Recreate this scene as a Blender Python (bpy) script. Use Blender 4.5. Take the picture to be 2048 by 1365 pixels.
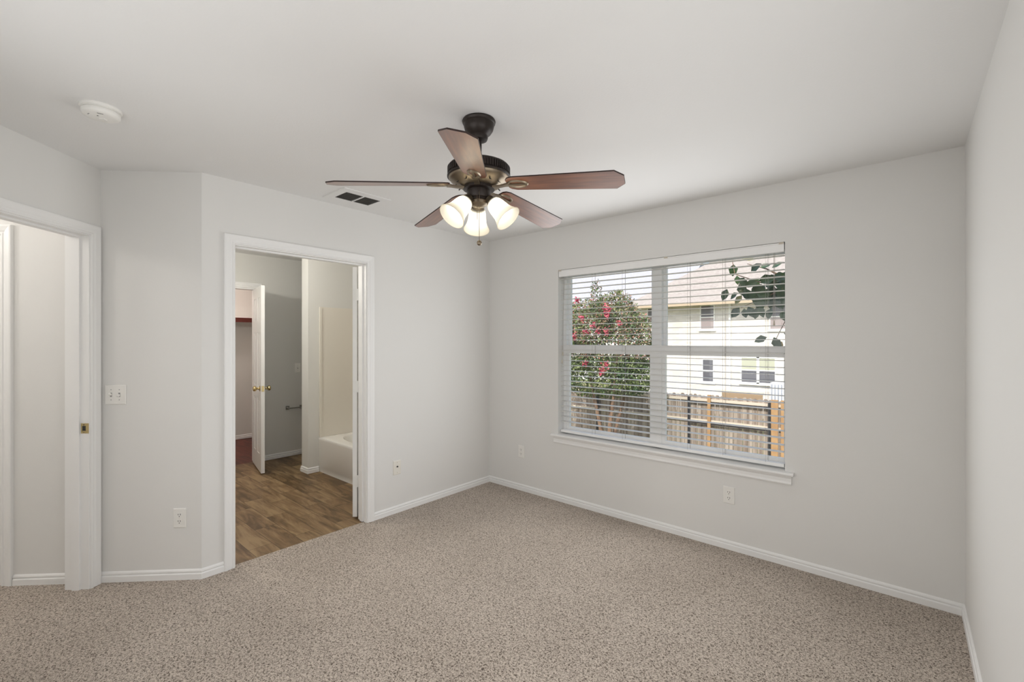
import bpy, bmesh, math, random
from mathutils import Matrix, Vector, Euler

# ------------------------------------------------------------------ scene reset
for o in list(bpy.data.objects):
    bpy.data.objects.remove(o, do_unlink=True)
SC = bpy.context.scene
COL = SC.collection
PI = math.pi
H = 2.44                                            # ceiling height
YAW = math.atan2(785.5, 901.2)

# ------------------------------------------------------------------ camera
cd = bpy.data.cameras.new('camera')
cd.sensor_fit = 'HORIZONTAL'
cd.sensor_width = 36.0
cd.lens = 36.0 * 901.2 / 2048.0
cd.clip_start = 0.02
cam = bpy.data.objects.new('camera', cd)
COL.objects.link(cam)
cam.location = (3.185, -3.306, 1.427)
cam.rotation_euler = (PI / 2, 0, YAW)
SC.camera = cam

# ------------------------------------------------------------------ world, sun, exposure
w = bpy.data.worlds.new('sky')
SC.world = w
w.use_nodes = True
wn = w.node_tree.nodes
wn.clear()
sky = wn.new('ShaderNodeTexSky')
sky.sky_type = 'NISHITA'
sky.sun_disc = False
sky.sun_elevation = math.radians(46)
sky.sun_rotation = math.radians(190)
sky.air_density = 1.0
sky.dust_density = 2.5
sky.ozone_density = 1.0
bg = wn.new('ShaderNodeBackground')
bg.inputs['Strength'].default_value = 0.28
wo = wn.new('ShaderNodeOutputWorld')
w.node_tree.links.new(sky.outputs[0], bg.inputs[0])
w.node_tree.links.new(bg.outputs[0], wo.inputs[0])


def lamp(name, kind, energy, loc, rot=(0, 0, 0), color=(1, 1, 1), **kw):
    d = bpy.data.lights.new(name, kind)
    d.energy = energy
    d.color = color
    for k, val in kw.items():
        setattr(d, k, val)
    o = bpy.data.objects.new(name, d)
    COL.objects.link(o)
    o.location = loc
    o.rotation_euler = rot
    return o


SUN_DIR = Vector((-0.16, 0.72, -0.74))              # travels over our own roof on to the neighbour's front
lamp('sun', 'SUN', 4.2, (0, -5, 20), SUN_DIR.to_track_quat('-Z', 'Y').to_euler(), (1.0, 0.95, 0.88), angle=0.009)
# added unseen fill lamp at the rear wall behind the camera
lamp('rear_fill', 'AREA', 13.0, (1.75, -3.66, 1.35), (PI / 2, 0, 0), (0.99, 0.995, 1.0),
     shape='RECTANGLE', size=1.7, size_y=1.4)
lamp('window_daylight_boost', 'AREA', 3.0, (1.73, 0.30, 1.40), (math.radians(-90), 0, 0), (0.99, 0.995, 1.0),  # added lamp outside the glass, boosts daylight on sill and slats
     shape='RECTANGLE', size=2.0, size_y=1.6)
lamp('side_fill', 'AREA', 10.8, (3.39, -2.45, 1.20), (0, math.radians(90), 0), (0.99, 0.995, 1.0),  # added unseen fill lamp along the right wall
     shape='RECTANGLE', size=1.4, size_y=1.5)
lamp('window_room_fill', 'AREA', 19.0, (1.73, -0.06, 1.33), (math.radians(-90), 0, 0), (0.99, 0.995, 1.0),  # added fill lamp in front of the blind, boosts the daylight
     shape='RECTANGLE', size=1.74, size_y=1.42)
lamp('hall_lamp', 'POINT', 8.0, (-0.33, -4.36, 2.30), color=(1.0, 0.95, 0.89), shadow_soft_size=0.05)
lamp('hall_fill', 'POINT', 16.0, (-1.02, -4.15, 2.30), color=(1.0, 0.95, 0.89), shadow_soft_size=0.08)  # added lamp that brightens the hall wall
lamp('vanity_lamp', 'POINT', 26.0, (-1.20, -2.36, 2.12), color=(1.0, 0.96, 0.88), shadow_soft_size=0.05)
lamp('bathroom_fill', 'POINT', 7.0, (-1.15, -1.55, 2.36), color=(1.0, 0.96, 0.90), shadow_soft_size=0.12)  # added fill lamp that softens the shade in the bathroom
lamp('closet_lamp', 'POINT', 19.0, (-3.35, -1.6, 2.34), color=(1.0, 0.82, 0.74), shadow_soft_size=0.06)

vs = SC.view_settings
vs.view_transform = 'Standard'
vs.look = 'None'
vs.exposure = 0.0
vs.gamma = 1.0
vs.use_curve_mapping = False
try:
    SC.cycles.use_denoising = True
    SC.cycles.denoiser = 'OPENIMAGEDENOISE'
    SC.cycles.denoising_input_passes = 'RGB_ALBEDO_NORMAL'
    SC.cycles.max_bounces = 12
    SC.cycles.diffuse_bounces = 7
    SC.cycles.glossy_bounces = 3
    SC.cycles.transmission_bounces = 6
    SC.cycles.transparent_max_bounces = 12
    SC.cycles.sample_clamp_indirect = 6.0
    SC.cycles.caustics_reflective = False
    SC.cycles.caustics_refractive = False
except Exception:
    pass


# ------------------------------------------------------------------ materials
def new_mat(name):
    m = bpy.data.materials.new(name)
    m.use_nodes = True
    nt = m.node_tree
    b = nt.nodes['Principled BSDF']
    return m, nt, b


def mat(name, color, rough=0.5, metal=0.0, spec=0.5, coat=0.0, bump=None, var=None):
    m, nt, b = new_mat(name)
    b.inputs['Base Color'].default_value = (*color, 1)
    b.inputs['Roughness'].default_value = rough
    b.inputs['Metallic'].default_value = metal
    b.inputs['Specular IOR Level'].default_value = spec
    b.inputs['Coat Weight'].default_value = coat
    L = nt.links.new
    tc = nt.nodes.new('ShaderNodeTexCoord')
    if bump:
        n = nt.nodes.new('ShaderNodeTexNoise')
        n.inputs['Scale'].default_value = bump[0]
        n.inputs['Detail'].default_value = 2
        L(tc.outputs['Object'], n.inputs['Vector'])
        bp = nt.nodes.new('ShaderNodeBump')
        bp.inputs['Strength'].default_value = bump[1]
        bp.inputs['Distance'].default_value = bump[2]
        L(n.outputs['Fac'], bp.inputs['Height'])
        L(bp.outputs[0], b.inputs['Normal'])
    if var:
        n = nt.nodes.new('ShaderNodeTexNoise')
        n.inputs['Scale'].default_value = var[0]
        n.inputs['Detail'].default_value = 3
        L(tc.outputs['Object'], n.inputs['Vector'])
        r = nt.nodes.new('ShaderNodeValToRGB')
        r.color_ramp.elements[0].position = 0.35
        r.color_ramp.elements[1].position = 0.65
        r.color_ramp.elements[0].color = (*color, 1)
        r.color_ramp.elements[1].color = (*var[1], 1)
        L(n.outputs['Fac'], r.inputs[0])
        L(r.outputs[0], b.inputs['Base Color'])
    return m


M = {}
M['wall'] = mat('wall_paint', (0.765, 0.760, 0.745), 0.75, spec=0.25, bump=(170, 0.10, 0.002))
M['ceiling'] = mat('ceiling_paint', (0.80, 0.80, 0.795), 0.85, spec=0.2, bump=(120, 0.12, 0.003))
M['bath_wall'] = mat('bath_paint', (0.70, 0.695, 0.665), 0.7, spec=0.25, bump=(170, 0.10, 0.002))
M['trim'] = mat('white_trim_paint', (0.86, 0.86, 0.855), 0.4, spec=0.4)
M['door'] = mat('white_door_paint', (0.84, 0.84, 0.83), 0.45, spec=0.4)
M['vinyl'] = mat('white_vinyl', (0.90, 0.90, 0.895), 0.4)
M['slat'] = mat('white_blind_slat', (0.74, 0.73, 0.71), 0.45)  # white slats darkened, their backlit shade is put into the colour
M['cord'] = mat('blind_cord', (0.38, 0.36, 0.33), 0.8)
M['tassel'] = mat('cord_tassel', (0.55, 0.50, 0.42), 0.6)
M['plate'] = mat('white_plate_plastic', (0.84, 0.83, 0.80), 0.35)
M['almond'] = mat('almond_plate_plastic', (0.80, 0.775, 0.71), 0.4)
M['slot'] = mat('slot_dark', (0.03, 0.03, 0.03), 0.6)
M['grey_ink'] = mat('grey_ink', (0.30, 0.30, 0.30), 0.6)
M['bronze'] = mat('oil_rubbed_bronze', (0.020, 0.013, 0.010), 0.42, metal=0.35)
M['antique'] = mat('antique_brass', (0.33, 0.275, 0.20), 0.36, metal=0.9, var=(9, (0.20, 0.16, 0.115)))
M['brass'] = mat('polished_brass', (0.62, 0.50, 0.26), 0.22, metal=1.0)
M['chrome'] = mat('chrome', (0.55, 0.55, 0.54), 0.18, metal=1.0)
M['hinge'] = mat('painted_hinge', (0.82, 0.82, 0.80), 0.4)
M['tub'] = mat('white_acrylic', (0.86, 0.85, 0.82), 0.18, spec=0.5)
M['surround'] = mat('cream_surround', (0.74, 0.70, 0.625), 0.3)
M['redwood'] = mat('red_stained_wood', (0.10, 0.018, 0.012), 0.4)
M['vent_dark'] = mat('vent_shadow', (0.025, 0.023, 0.02), 0.8)
M['louver'] = mat('vent_louver', (0.22, 0.21, 0.19), 0.5)
M['leaf_big'] = mat('broad_leaf', (0.03, 0.075, 0.045), 0.4, var=(7, (0.07, 0.12, 0.04)))
M['leaf_pale'] = mat('pale_leaf', (0.34, 0.33, 0.14), 0.5)
M['leaf_dry'] = mat('dry_leaf', (0.55, 0.36, 0.12), 0.6)
M['leaf'] = mat('myrtle_leaf', (0.045, 0.10, 0.035), 0.5, var=(3.0, (0.20, 0.24, 0.08)))
M['seed'] = mat('faded_bloom', (0.42, 0.16, 0.13), 0.7, var=(4.0, (0.36, 0.30, 0.18)))
M['flower'] = mat('magenta_bloom', (0.55, 0.04, 0.13), 0.6, var=(9.0, (0.60, 0.16, 0.16)))
M['bark'] = mat('bark', (0.30, 0.19, 0.12), 0.9, bump=(40, 0.6, 0.02), var=(12, (0.16, 0.10, 0.07)))
M['rail'] = mat('pale_rail', (0.62, 0.54, 0.44), 0.85)
M['cedar'] = mat('cedar_post', (0.44, 0.27, 0.13), 0.8, var=(6, (0.36, 0.21, 0.10)))
M['steel_shade'] = mat('black_steel_and_shade', (0.02, 0.02, 0.024), 0.5)  # for the posts, and for the shadow strips below the rails
M['grass'] = mat('lawn_grass', (0.14, 0.18, 0.06), 0.95, var=(1.5, (0.24, 0.21, 0.10)))
M['roof'] = mat('tan_shingle', (0.40, 0.36, 0.33), 0.9, var=(8, (0.34, 0.30, 0.275)))
M['roof_grey'] = mat('grey_shingle', (0.40, 0.40, 0.43), 0.9, var=(8, (0.36, 0.36, 0.39)))
M['fascia'] = mat('tan_fascia', (0.48, 0.38, 0.27), 0.7)
M['house_trim'] = mat('house_white_trim', (0.80, 0.80, 0.78), 0.6)
M['screen'] = mat('dark_screen', (0.10, 0.10, 0.12), 0.35)
M['shade_mauve'] = mat('mauve_window_shade', (0.30, 0.25, 0.25), 0.4)
M['shade_green'] = mat('sage_window_shade', (0.42, 0.43, 0.33), 0.4)
M['ribbed'] = mat('white_ribbed_plastic', (0.34, 0.37, 0.43), 0.5)
M['board'] = mat('tan_boards', (0.30, 0.21, 0.13), 0.85)
M['siding'] = mat('white_siding', (0.78, 0.77, 0.75), 0.8)


def carpet_mat():
    m, nt, b = new_mat('beige_cut_pile_carpet')
    L = nt.links.new
    tc = nt.nodes.new('ShaderNodeTexCoord')
    n1 = nt.nodes.new('ShaderNodeTexNoise')
    n1.inputs['Scale'].default_value = 135
    n1.inputs['Detail'].default_value = 2.5
    n1.inputs['Roughness'].default_value = 0.6
    n1.inputs['Distortion'].default_value = 1.2
    L(tc.outputs['Object'], n1.inputs['Vector'])
    r = nt.nodes.new('ShaderNodeValToRGB')
    e = r.color_ramp.elements
    e[0].position = 0.385
    e[0].color = (0.095, 0.070, 0.052, 1)
    e[1].position = 0.585
    e[1].color = (0.64, 0.56, 0.485, 1)
    k = e.new(0.47)
    k.color = (0.40, 0.34, 0.285, 1)
    L(n1.outputs['Fac'], r.inputs[0])
    n2 = nt.nodes.new('ShaderNodeTexNoise')           # worn and brushed patches
    n2.inputs['Scale'].default_value = 1.6
    n2.inputs['Detail'].default_value = 3
    L(tc.outputs['Object'], n2.inputs['Vector'])
    r2 = nt.nodes.new('ShaderNodeValToRGB')
    r2.color_ramp.elements[0].position = 0.35
    r2.color_ramp.elements[0].color = (0.88, 0.87, 0.86, 1)
    r2.color_ramp.elements[1].position = 0.65
    r2.color_ramp.elements[1].color = (1, 1, 1, 1)
    L(n2.outputs['Fac'], r2.inputs[0])
    mx = nt.nodes.new('ShaderNodeMix')
    mx.data_type = 'RGBA'
    mx.blend_type = 'MULTIPLY'
    mx.inputs[0].default_value = 1.0
    L(r.outputs[0], mx.inputs[6])
    L(r2.outputs[0], mx.inputs[7])
    L(mx.outputs[2], b.inputs['Base Color'])
    bp = nt.nodes.new('ShaderNodeBump')
    bp.inputs['Strength'].default_value = 0.8
    bp.inputs['Distance'].default_value = 0.006
    L(n1.outputs['Fac'], bp.inputs['Height'])
    L(bp.outputs[0], b.inputs['Normal'])
    b.inputs['Roughness'].default_value = 0.95
    b.inputs['Specular IOR Level'].default_value = 0.1
    b.inputs['Sheen Weight'].default_value = 0.15
    return m


M['carpet'] = carpet_mat()


def plank_mat(name, dark, mid, light):
    m, nt, b = new_mat(name)
    L = nt.links.new
    tc = nt.nodes.new('ShaderNodeTexCoord')
    br = nt.nodes.new('ShaderNodeTexBrick')
    br.offset = 0.37
    br.inputs['Scale'].default_value = 1.0
    br.inputs['Brick Width'].default_value = 0.52
    br.inputs['Row Height'].default_value = 0.155
    br.inputs['Mortar Size'].default_value = 0.0016
    br.inputs['Mortar Smooth'].default_value = 0.2
    br.inputs['Color1'].default_value = (0.0, 0.0, 0.0, 1)
    br.inputs['Color2'].default_value = (1, 1, 1, 1)
    br.inputs['Mortar'].default_value = (0.5, 0.5, 0.5, 1)
    L(tc.outputs['Object'], br.inputs['Vector'])
    # shift the grain from plank to plank
    sc = nt.nodes.new('ShaderNodeVectorMath')
    sc.operation = 'MULTIPLY'
    sc.inputs[1].default_value = (7.3, 4.1, 3.0)
    L(br.outputs['Color'], sc.inputs[0])
    mp = nt.nodes.new('ShaderNodeVectorMath')
    mp.operation = 'MULTIPLY'
    mp.inputs[1].default_value = (1.3, 8.5, 1.0)
    L(tc.outputs['Object'], mp.inputs[0])
    ad = nt.nodes.new('ShaderNodeVectorMath')
    ad.operation = 'ADD'
    L(mp.outputs[0], ad.inputs[0])
    L(sc.outputs[0], ad.inputs[1])
    nz = nt.nodes.new('ShaderNodeTexNoise')
    nz.inputs['Scale'].default_value = 1.5
    nz.inputs['Detail'].default_value = 5
    nz.inputs['Roughness'].default_value = 0.62
    nz.inputs['Distortion'].default_value = 1.1
    L(ad.outputs[0], nz.inputs['Vector'])
    r = nt.nodes.new('ShaderNodeValToRGB')
    e = r.color_ramp.elements
    e[0].position = 0.36
    e[0].color = (*dark, 1)
    e[1].position = 0.66
    e[1].color = (*light, 1)
    k = e.new(0.5)
    k.color = (*mid, 1)
    pv = nt.nodes.new('ShaderNodeMath')                # some planks lighter, some darker
    pv.operation = 'MULTIPLY_ADD'
    pv.inputs[1].default_value = 0.16
    pv.inputs[2].default_value = -0.08
    L(br.outputs['Color'], pv.inputs[0])
    sm_ = nt.nodes.new('ShaderNodeMath')
    sm_.operation = 'ADD'
    L(nz.outputs['Fac'], sm_.inputs[0])
    L(pv.outputs[0], sm_.inputs[1])
    L(sm_.outputs[0], r.inputs[0])
    mx = nt.nodes.new('ShaderNodeMix')
    mx.data_type = 'RGBA'
    mx.inputs[7].default_value = (*[c * 0.45 for c in dark], 1)
    L(br.outputs['Fac'], mx.inputs[0])
    L(r.outputs[0], mx.inputs[6])
    L(mx.outputs[2], b.inputs['Base Color'])
    b.inputs['Roughness'].default_value = 0.42
    b.inputs['Specular IOR Level'].default_value = 0.35
    return m


M['planks'] = plank_mat('wood_look_vinyl', (0.100, 0.058, 0.026), (0.195, 0.120, 0.056), (0.295, 0.200, 0.102))
M['red_tint_planks'] = plank_mat('red_tinted_floor', (0.07, 0.014, 0.009), (0.115, 0.024, 0.014), (0.16, 0.04, 0.024))  # closet planks coloured red for the tinted light in there


def wood_mat(name, dark, light):
    m, nt, b = new_mat(name)
    L = nt.links.new
    tc = nt.nodes.new('ShaderNodeTexCoord')
    mp = nt.nodes.new('ShaderNodeVectorMath')
    mp.operation = 'MULTIPLY'
    mp.inputs[1].default_value = (2.0, 26.0, 26.0)
    L(tc.outputs['Object'], mp.inputs[0])
    nz = nt.nodes.new('ShaderNodeTexNoise')
    nz.inputs['Scale'].default_value = 2.2
    nz.inputs['Detail'].default_value = 4
    L(mp.outputs[0], nz.inputs['Vector'])
    r = nt.nodes.new('ShaderNodeValToRGB')
    r.color_ramp.elements[0].position = 0.3
    r.color_ramp.elements[1].position = 0.72
    r.color_ramp.elements[0].color = (*dark, 1)
    r.color_ramp.elements[1].color = (*light, 1)
    L(nz.outputs['Fac'], r.inputs[0])
    L(r.outputs[0], b.inputs['Base Color'])
    b.inputs['Roughness'].default_value = 0.42
    b.inputs['Specular IOR Level'].default_value = 0.5
    b.inputs['Coat Weight'].default_value = 1.0
    b.inputs['Coat Roughness'].default_value = 0.30
    return m


M['blade'] = wood_mat('walnut_blade', (0.120, 0.034, 0.013), (0.270, 0.092, 0.036))
M['blade_edge'] = mat('dark_blade_edge', (0.022, 0.008, 0.006), 0.4)


def brick_mat():
    m, nt, b = new_mat('pale_brick')
    L = nt.links.new
    tc = nt.nodes.new('ShaderNodeTexCoord')
    mp = nt.nodes.new('ShaderNodeMapping')
    mp.inputs['Rotation'].default_value = (PI / 2, 0, 0)
    L(tc.outputs['Object'], mp.inputs['Vector'])
    br = nt.nodes.new('ShaderNodeTexBrick')
    br.inputs['Scale'].default_value = 1.0
    br.inputs['Brick Width'].default_value = 0.30
    br.inputs['Row Height'].default_value = 0.10
    br.inputs['Mortar Size'].default_value = 0.007
    br.inputs['Color1'].default_value = (0.72, 0.68, 0.64, 1)
    br.inputs['Color2'].default_value = (0.58, 0.54, 0.50, 1)
    br.inputs['Mortar'].default_value = (0.56, 0.54, 0.51, 1)
    L(mp.outputs[0], br.inputs['Vector'])
    L(br.outputs['Color'], b.inputs['Base Color'])
    b.inputs['Roughness'].default_value = 0.9
    return m


M['brick'] = brick_mat()


def board_mat():
    m, nt, b = new_mat('weathered_pickets')
    L = nt.links.new
    tc = nt.nodes.new('ShaderNodeTexCoord')
    mp = nt.nodes.new('ShaderNodeVectorMath')
    mp.operation = 'MULTIPLY'
    mp.inputs[1].default_value = (9.0, 9.0, 0.5)
    L(tc.outputs['Object'], mp.inputs[0])
    nz = nt.nodes.new('ShaderNodeTexNoise')
    nz.inputs['Scale'].default_value = 1.4
    nz.inputs['Detail'].default_value = 4
    L(mp.outputs[0], nz.inputs['Vector'])
    r = nt.nodes.new('ShaderNodeValToRGB')
    r.color_ramp.elements[0].position = 0.36
    r.color_ramp.elements[1].position = 0.66
    r.color_ramp.elements[0].color = (0.20, 0.155, 0.125, 1)
    r.color_ramp.elements[1].color = (0.42, 0.355, 0.30, 1)
    L(nz.outputs['Fac'], r.inputs[0])
    L(r.outputs[0], b.inputs['Base Color'])
    b.inputs['Roughness'].default_value = 0.9
    return m


M['picket'] = board_mat()


def glass_mat():
    m = bpy.data.materials.new('window_glass')
    m.use_nodes = True
    nt = m.node_tree
    nt.nodes.clear()
    out = nt.nodes.new('ShaderNodeOutputMaterial')
    tr = nt.nodes.new('ShaderNodeBsdfTransparent')
    tr.inputs[0].default_value = (0.97, 0.98, 0.975, 1)
    gl = nt.nodes.new('ShaderNodeBsdfGlossy')
    gl.inputs['Roughness'].default_value = 0.02
    lw_ = nt.nodes.new('ShaderNodeLayerWeight')
    lw_.inputs['Blend'].default_value = 0.5
    pw = nt.nodes.new('ShaderNodeMath')
    pw.operation = 'POWER'
    pw.inputs[1].default_value = 5.0
    nt.links.new(lw_.outputs['Facing'], pw.inputs[0])
    fr = nt.nodes.new('ShaderNodeMath')
    fr.operation = 'MULTIPLY_ADD'
    fr.inputs[1].default_value = 0.6
    fr.inputs[2].default_value = 0.03
    nt.links.new(pw.outputs[0], fr.inputs[0])
    mx = nt.nodes.new('ShaderNodeMixShader')
    nt.links.new(fr.outputs[0], mx.inputs[0])
    nt.links.new(tr.outputs[0], mx.inputs[1])
    nt.links.new(gl.outputs[0], mx.inputs[2])
    nt.links.new(mx.outputs[0], out.inputs[0])
    return m


M['glass'] = glass_mat()


def frosted_mat():
    m = bpy.data.materials.new('frosted_shade_glass')
    m.use_nodes = True
    nt = m.node_tree
    nt.nodes.clear()
    out = nt.nodes.new('ShaderNodeOutputMaterial')
    df = nt.nodes.new('ShaderNodeBsdfDiffuse')
    df.inputs[0].default_value = (0.90, 0.87, 0.78, 1)
    tl = nt.nodes.new('ShaderNodeBsdfTranslucent')
    tl.inputs[0].default_value = (0.95, 0.90, 0.76, 1)
    mx = nt.nodes.new('ShaderNodeMixShader')
    mx.inputs[0].default_value = 0.45
    nt.links.new(df.outputs[0], mx.inputs[1])
    nt.links.new(tl.outputs[0], mx.inputs[2])
    nt.links.new(mx.outputs[0], out.inputs[0])
    return m


M['frosted'] = frosted_mat()


def emit_mat(name, color, strength):
    m = bpy.data.materials.new(name)
    m.use_nodes = True
    nt = m.node_tree
    nt.nodes.clear()
    out = nt.nodes.new('ShaderNodeOutputMaterial')
    em = nt.nodes.new('ShaderNodeEmission')
    em.inputs[0].default_value = (*color, 1)
    em.inputs[1].default_value = strength
    nt.links.new(em.outputs[0], out.inputs[0])
    return m


M['bulb'] = emit_mat('lit_bulb', (1.0, 0.94, 0.85), 9.0)


# ------------------------------------------------------------------ mesh helpers
class MB:
    """Collects shapes into one bmesh, then links them as ONE mesh object."""

    def __init__(s):
        s.bm = bmesh.new()

    def box(s, a, b, T=None, bevel=0.0):
        x0, x1 = sorted((a[0], b[0]))
        y0, y1 = sorted((a[1], b[1]))
        z0, z1 = sorted((a[2], b[2]))
        P = [(x0, y0, z0), (x1, y0, z0), (x1, y1, z0), (x0, y1, z0),
             (x0, y0, z1), (x1, y0, z1), (x1, y1, z1), (x0, y1, z1)]
        v = [s.bm.verts.new((T @ Vector(p)) if T else p) for p in P]
        fs = [s.bm.faces.new([v[i] for i in q]) for q in
              ((0, 3, 2, 1), (4, 5, 6, 7), (0, 1, 5, 4), (1, 2, 6, 5), (2, 3, 7, 6), (3, 0, 4, 7))]
        if bevel > 0:
            ed = list({e for f in fs for e in f.edges})
            bmesh.ops.bevel(s.bm, geom=ed, offset=bevel, segments=2, affect='EDGES', profile=0.7)
        return s

    def lathe(s, prof, n=32, T=None, cap0=True, cap1=True):
        rings = []
        for r, z in prof:
            ring = []
            for k in range(n):
                a = 2 * PI * k / n
                p = Vector((r * math.cos(a), r * math.sin(a), z))
                ring.append(s.bm.verts.new((T @ p) if T else p))
            rings.append(ring)
        for i in range(len(rings) - 1):
            for k in range(n):
                q = (k + 1) % n
                s.bm.faces.new((rings[i][k], rings[i][q], rings[i + 1][q], rings[i + 1][k]))
        if cap0:
            s.bm.faces.new(rings[0][::-1])
        if cap1:
            s.bm.faces.new(rings[-1])
        return s

    def tube(s, pts, r, n=8, caps=True):
        pts = [Vector(p) for p in pts]
        rs = r if isinstance(r, (list, tuple)) else [r] * len(pts)
        rings = []
        ref = None
        for i, p in enumerate(pts):
            d = (pts[min(i + 1, len(pts) - 1)] - pts[max(i - 1, 0)]).normalized()
            if ref is None:
                ref = Vector((0, 0, 1)) if abs(d.z) < 0.9 else Vector((1, 0, 0))
            a = d.cross(ref).normalized()
            b = d.cross(a).normalized()
            rings.append([s.bm.verts.new(p + rs[i] * (math.cos(2 * PI * k / n) * a + math.sin(2 * PI * k / n) * b))
                          for k in range(n)])
        for i in range(len(rings) - 1):
            for k in range(n):
                q = (k + 1) % n
                s.bm.faces.new((rings[i][k], rings[i][q], rings[i + 1][q], rings[i + 1][k]))
        if caps:
            s.bm.faces.new(rings[0][::-1])
            s.bm.faces.new(rings[-1])
        return s

    def loft(s, secs, caps=True):
        """closed cross sections joined in order"""
        R = [[s.bm.verts.new(p) for p in sec] for sec in secs]
        n = len(R[0])
        for i in range(len(R) - 1):
            for k in range(n):
                q = (k + 1) % n
                s.bm.faces.new((R[i][k], R[i][q], R[i + 1][q], R[i + 1][k]))
        if caps:
            s.bm.faces.new(R[0][::-1])
            s.bm.faces.new(R[-1])
        return s

    def poly(s, pts, z0, z1, T=None):
        lo = [s.bm.verts.new((T @ Vector((*p, z0))) if T else (*p, z0)) for p in pts]
        hi = [s.bm.verts.new((T @ Vector((*p, z1))) if T else (*p, z1)) for p in pts]
        n = len(pts)
        s.bm.faces.new(lo[::-1])
        s.bm.faces.new(hi)
        for k in range(n):
            q = (k + 1) % n
            s.bm.faces.new((lo[k], lo[q], hi[q], hi[k]))
        return s

    def sphere(s, c, r, T=None, seg=16, scale=(1, 1, 1)):
        Mx = Matrix.Translation(c) @ Matrix.Diagonal((*scale, 1))
        if T:
            Mx = T @ Mx
        bmesh.ops.create_uvsphere(s.bm, u_segments=seg, v_segments=max(6, seg // 2), radius=r, matrix=Mx)
        return s

    def build(s, name, m, parent=None, smooth=False, flip=True):
        if flip:
            bmesh.ops.recalc_face_normals(s.bm, faces=s.bm.faces)
        me = bpy.data.meshes.new(name)
        s.bm.to_mesh(me)
        s.bm.free()
        me.materials.append(m)
        if smooth:
            for p in me.polygons:
                p.use_smooth = True
            try:
                me.set_sharp_from_angle(angle=math.radians(40))
            except Exception:
                pass
        o = bpy.data.objects.new(name, me)
        COL.objects.link(o)
        if parent:
            o.parent = parent
        return o


def tag(o, label, cat, group=None, kind=None):
    o['label'] = label
    o['category'] = cat
    if group:
        o['group'] = group
    if kind:
        o['kind'] = kind
    return o


def thing(name, label, cat, loc=(0, 0, 0), rot=(0, 0, 0), group=None, kind=None):
    o = bpy.data.objects.new(name, None)
    o.empty_display_size = 0.05
    COL.objects.link(o)
    o.location = loc
    o.rotation_euler = rot
    return tag(o, label, cat, group, kind)


def copy_tree(o, parent=None):
    c = o.copy()
    COL.objects.link(c)
    if parent:
        c.parent = parent
    for ch in list(o.children):
        copy_tree(ch, c)
    return c


def struct(o, label, cat):
    return tag(o, label, cat, kind='structure')


def frame(origin, xa, ya):
    """local x, y, z(up) -> world"""
    xa = Vector(xa).normalized()
    ya = Vector(ya).normalized()
    m = Matrix.Identity(4)
    for i in range(3):
        m[i][0] = xa[i]
        m[i][1] = ya[i]
        m[i][2] = (0, 0, 1)[i]
        m[i][3] = origin[i]
    return m


S2 = math.sqrt(0.5)
PC = Vector((-0.405, -2.895, 0))                    # inner corner of the entry alcove
TE = frame(PC, (S2, -S2, 0), (S2, S2, 0))           # x along the entry wall, y into the room
TA = frame((0, 0, 0), (0, -1, 0), (1, 0, 0))        # bathroom-door wall: x = -Y, y into the room
TAB = frame((-0.115, 0, 0), (0, 1, 0), (-1, 0, 0))  # its bathroom side
TB = frame((0, 0, 0), (-1, 0, 0), (0, -1, 0))       # window wall: x = -X, y into the room
TK = frame((-2.575, 0, 0), (0, -1, 0), (1, 0, 0))   # bathroom back wall, y towards the bedroom

CASING = [(0, 0), (0, 0.009), (0.004, 0.012), (0.010, 0.012), (0.013, 0.009), (0.018, 0.010), (0.026, 0.014),
          (0.040, 0.016), (0.050, 0.018), (0.057, 0.017), (0.060, 0.013), (0.060, 0)]


def casing(mb, T, a0, a1, zt, y0=0.0):
    secs = []
    for (ax, sg, up) in ((a0, -1, 0), (a0, -1, 1), (a1, 1, 1), (a1, 1, 0)):
        secs.append([T @ Vector((ax + sg * d, y0 + t, (zt + d) if up else 0.0)) for d, t in CASING])
    mb.loft(secs)


BASE = [(0, 0), (0.013, 0), (0.013, 0.040), (0.010, 0.044), (0.006, 0.046), (0.009, 0.051), (0.010, 0.058),
        (0.008, 0.066), (0.003, 0.072), (0, 0.073)]


def base_runs(pts, names, label, m=None):
    """one mitred skirting per wall; the room lies to the left of the path"""
    P = [Vector((*p, 0)) for p in pts]
    n = len(P)
    nor = []
    for i in range(n - 1):
        d = (P[i + 1] - P[i]).normalized()
        nor.append(Vector((-d.y, d.x, 0)))
    off = []
    for i in range(n):
        if i == 0:
            o = nor[0]
        elif i == n - 1:
            o = nor[-1]
        else:
            b = (nor[i - 1] + nor[i]).normalized()
            o = b / max(0.2, b.dot(nor[i]))
        off.append(o)
    res = []
    for i in range(n - 1):
        mb = MB()
        secs = [[P[k] + off[k] * t + Vector((0, 0, z)) for t, z in [(a_, b_ * 0.82) for a_, b_ in BASE]] for k in (i, i + 1)]
        mb.loft(secs)
        res.append(struct(mb.build(names[i], M['trim']), label[i], 'baseboard'))
    return res


# ------------------------------------------------------------------ room shell
RW = 3.42                                           # right wall
RY = -3.70                                          # rear wall
D0, D1, DZ = 1.394, 2.309, 2.032                    # bathroom door opening along -Y, head height
WX0, WX1, WZ0, WZ1 = 0.850, 2.610, 0.598, 2.060     # window opening

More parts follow.
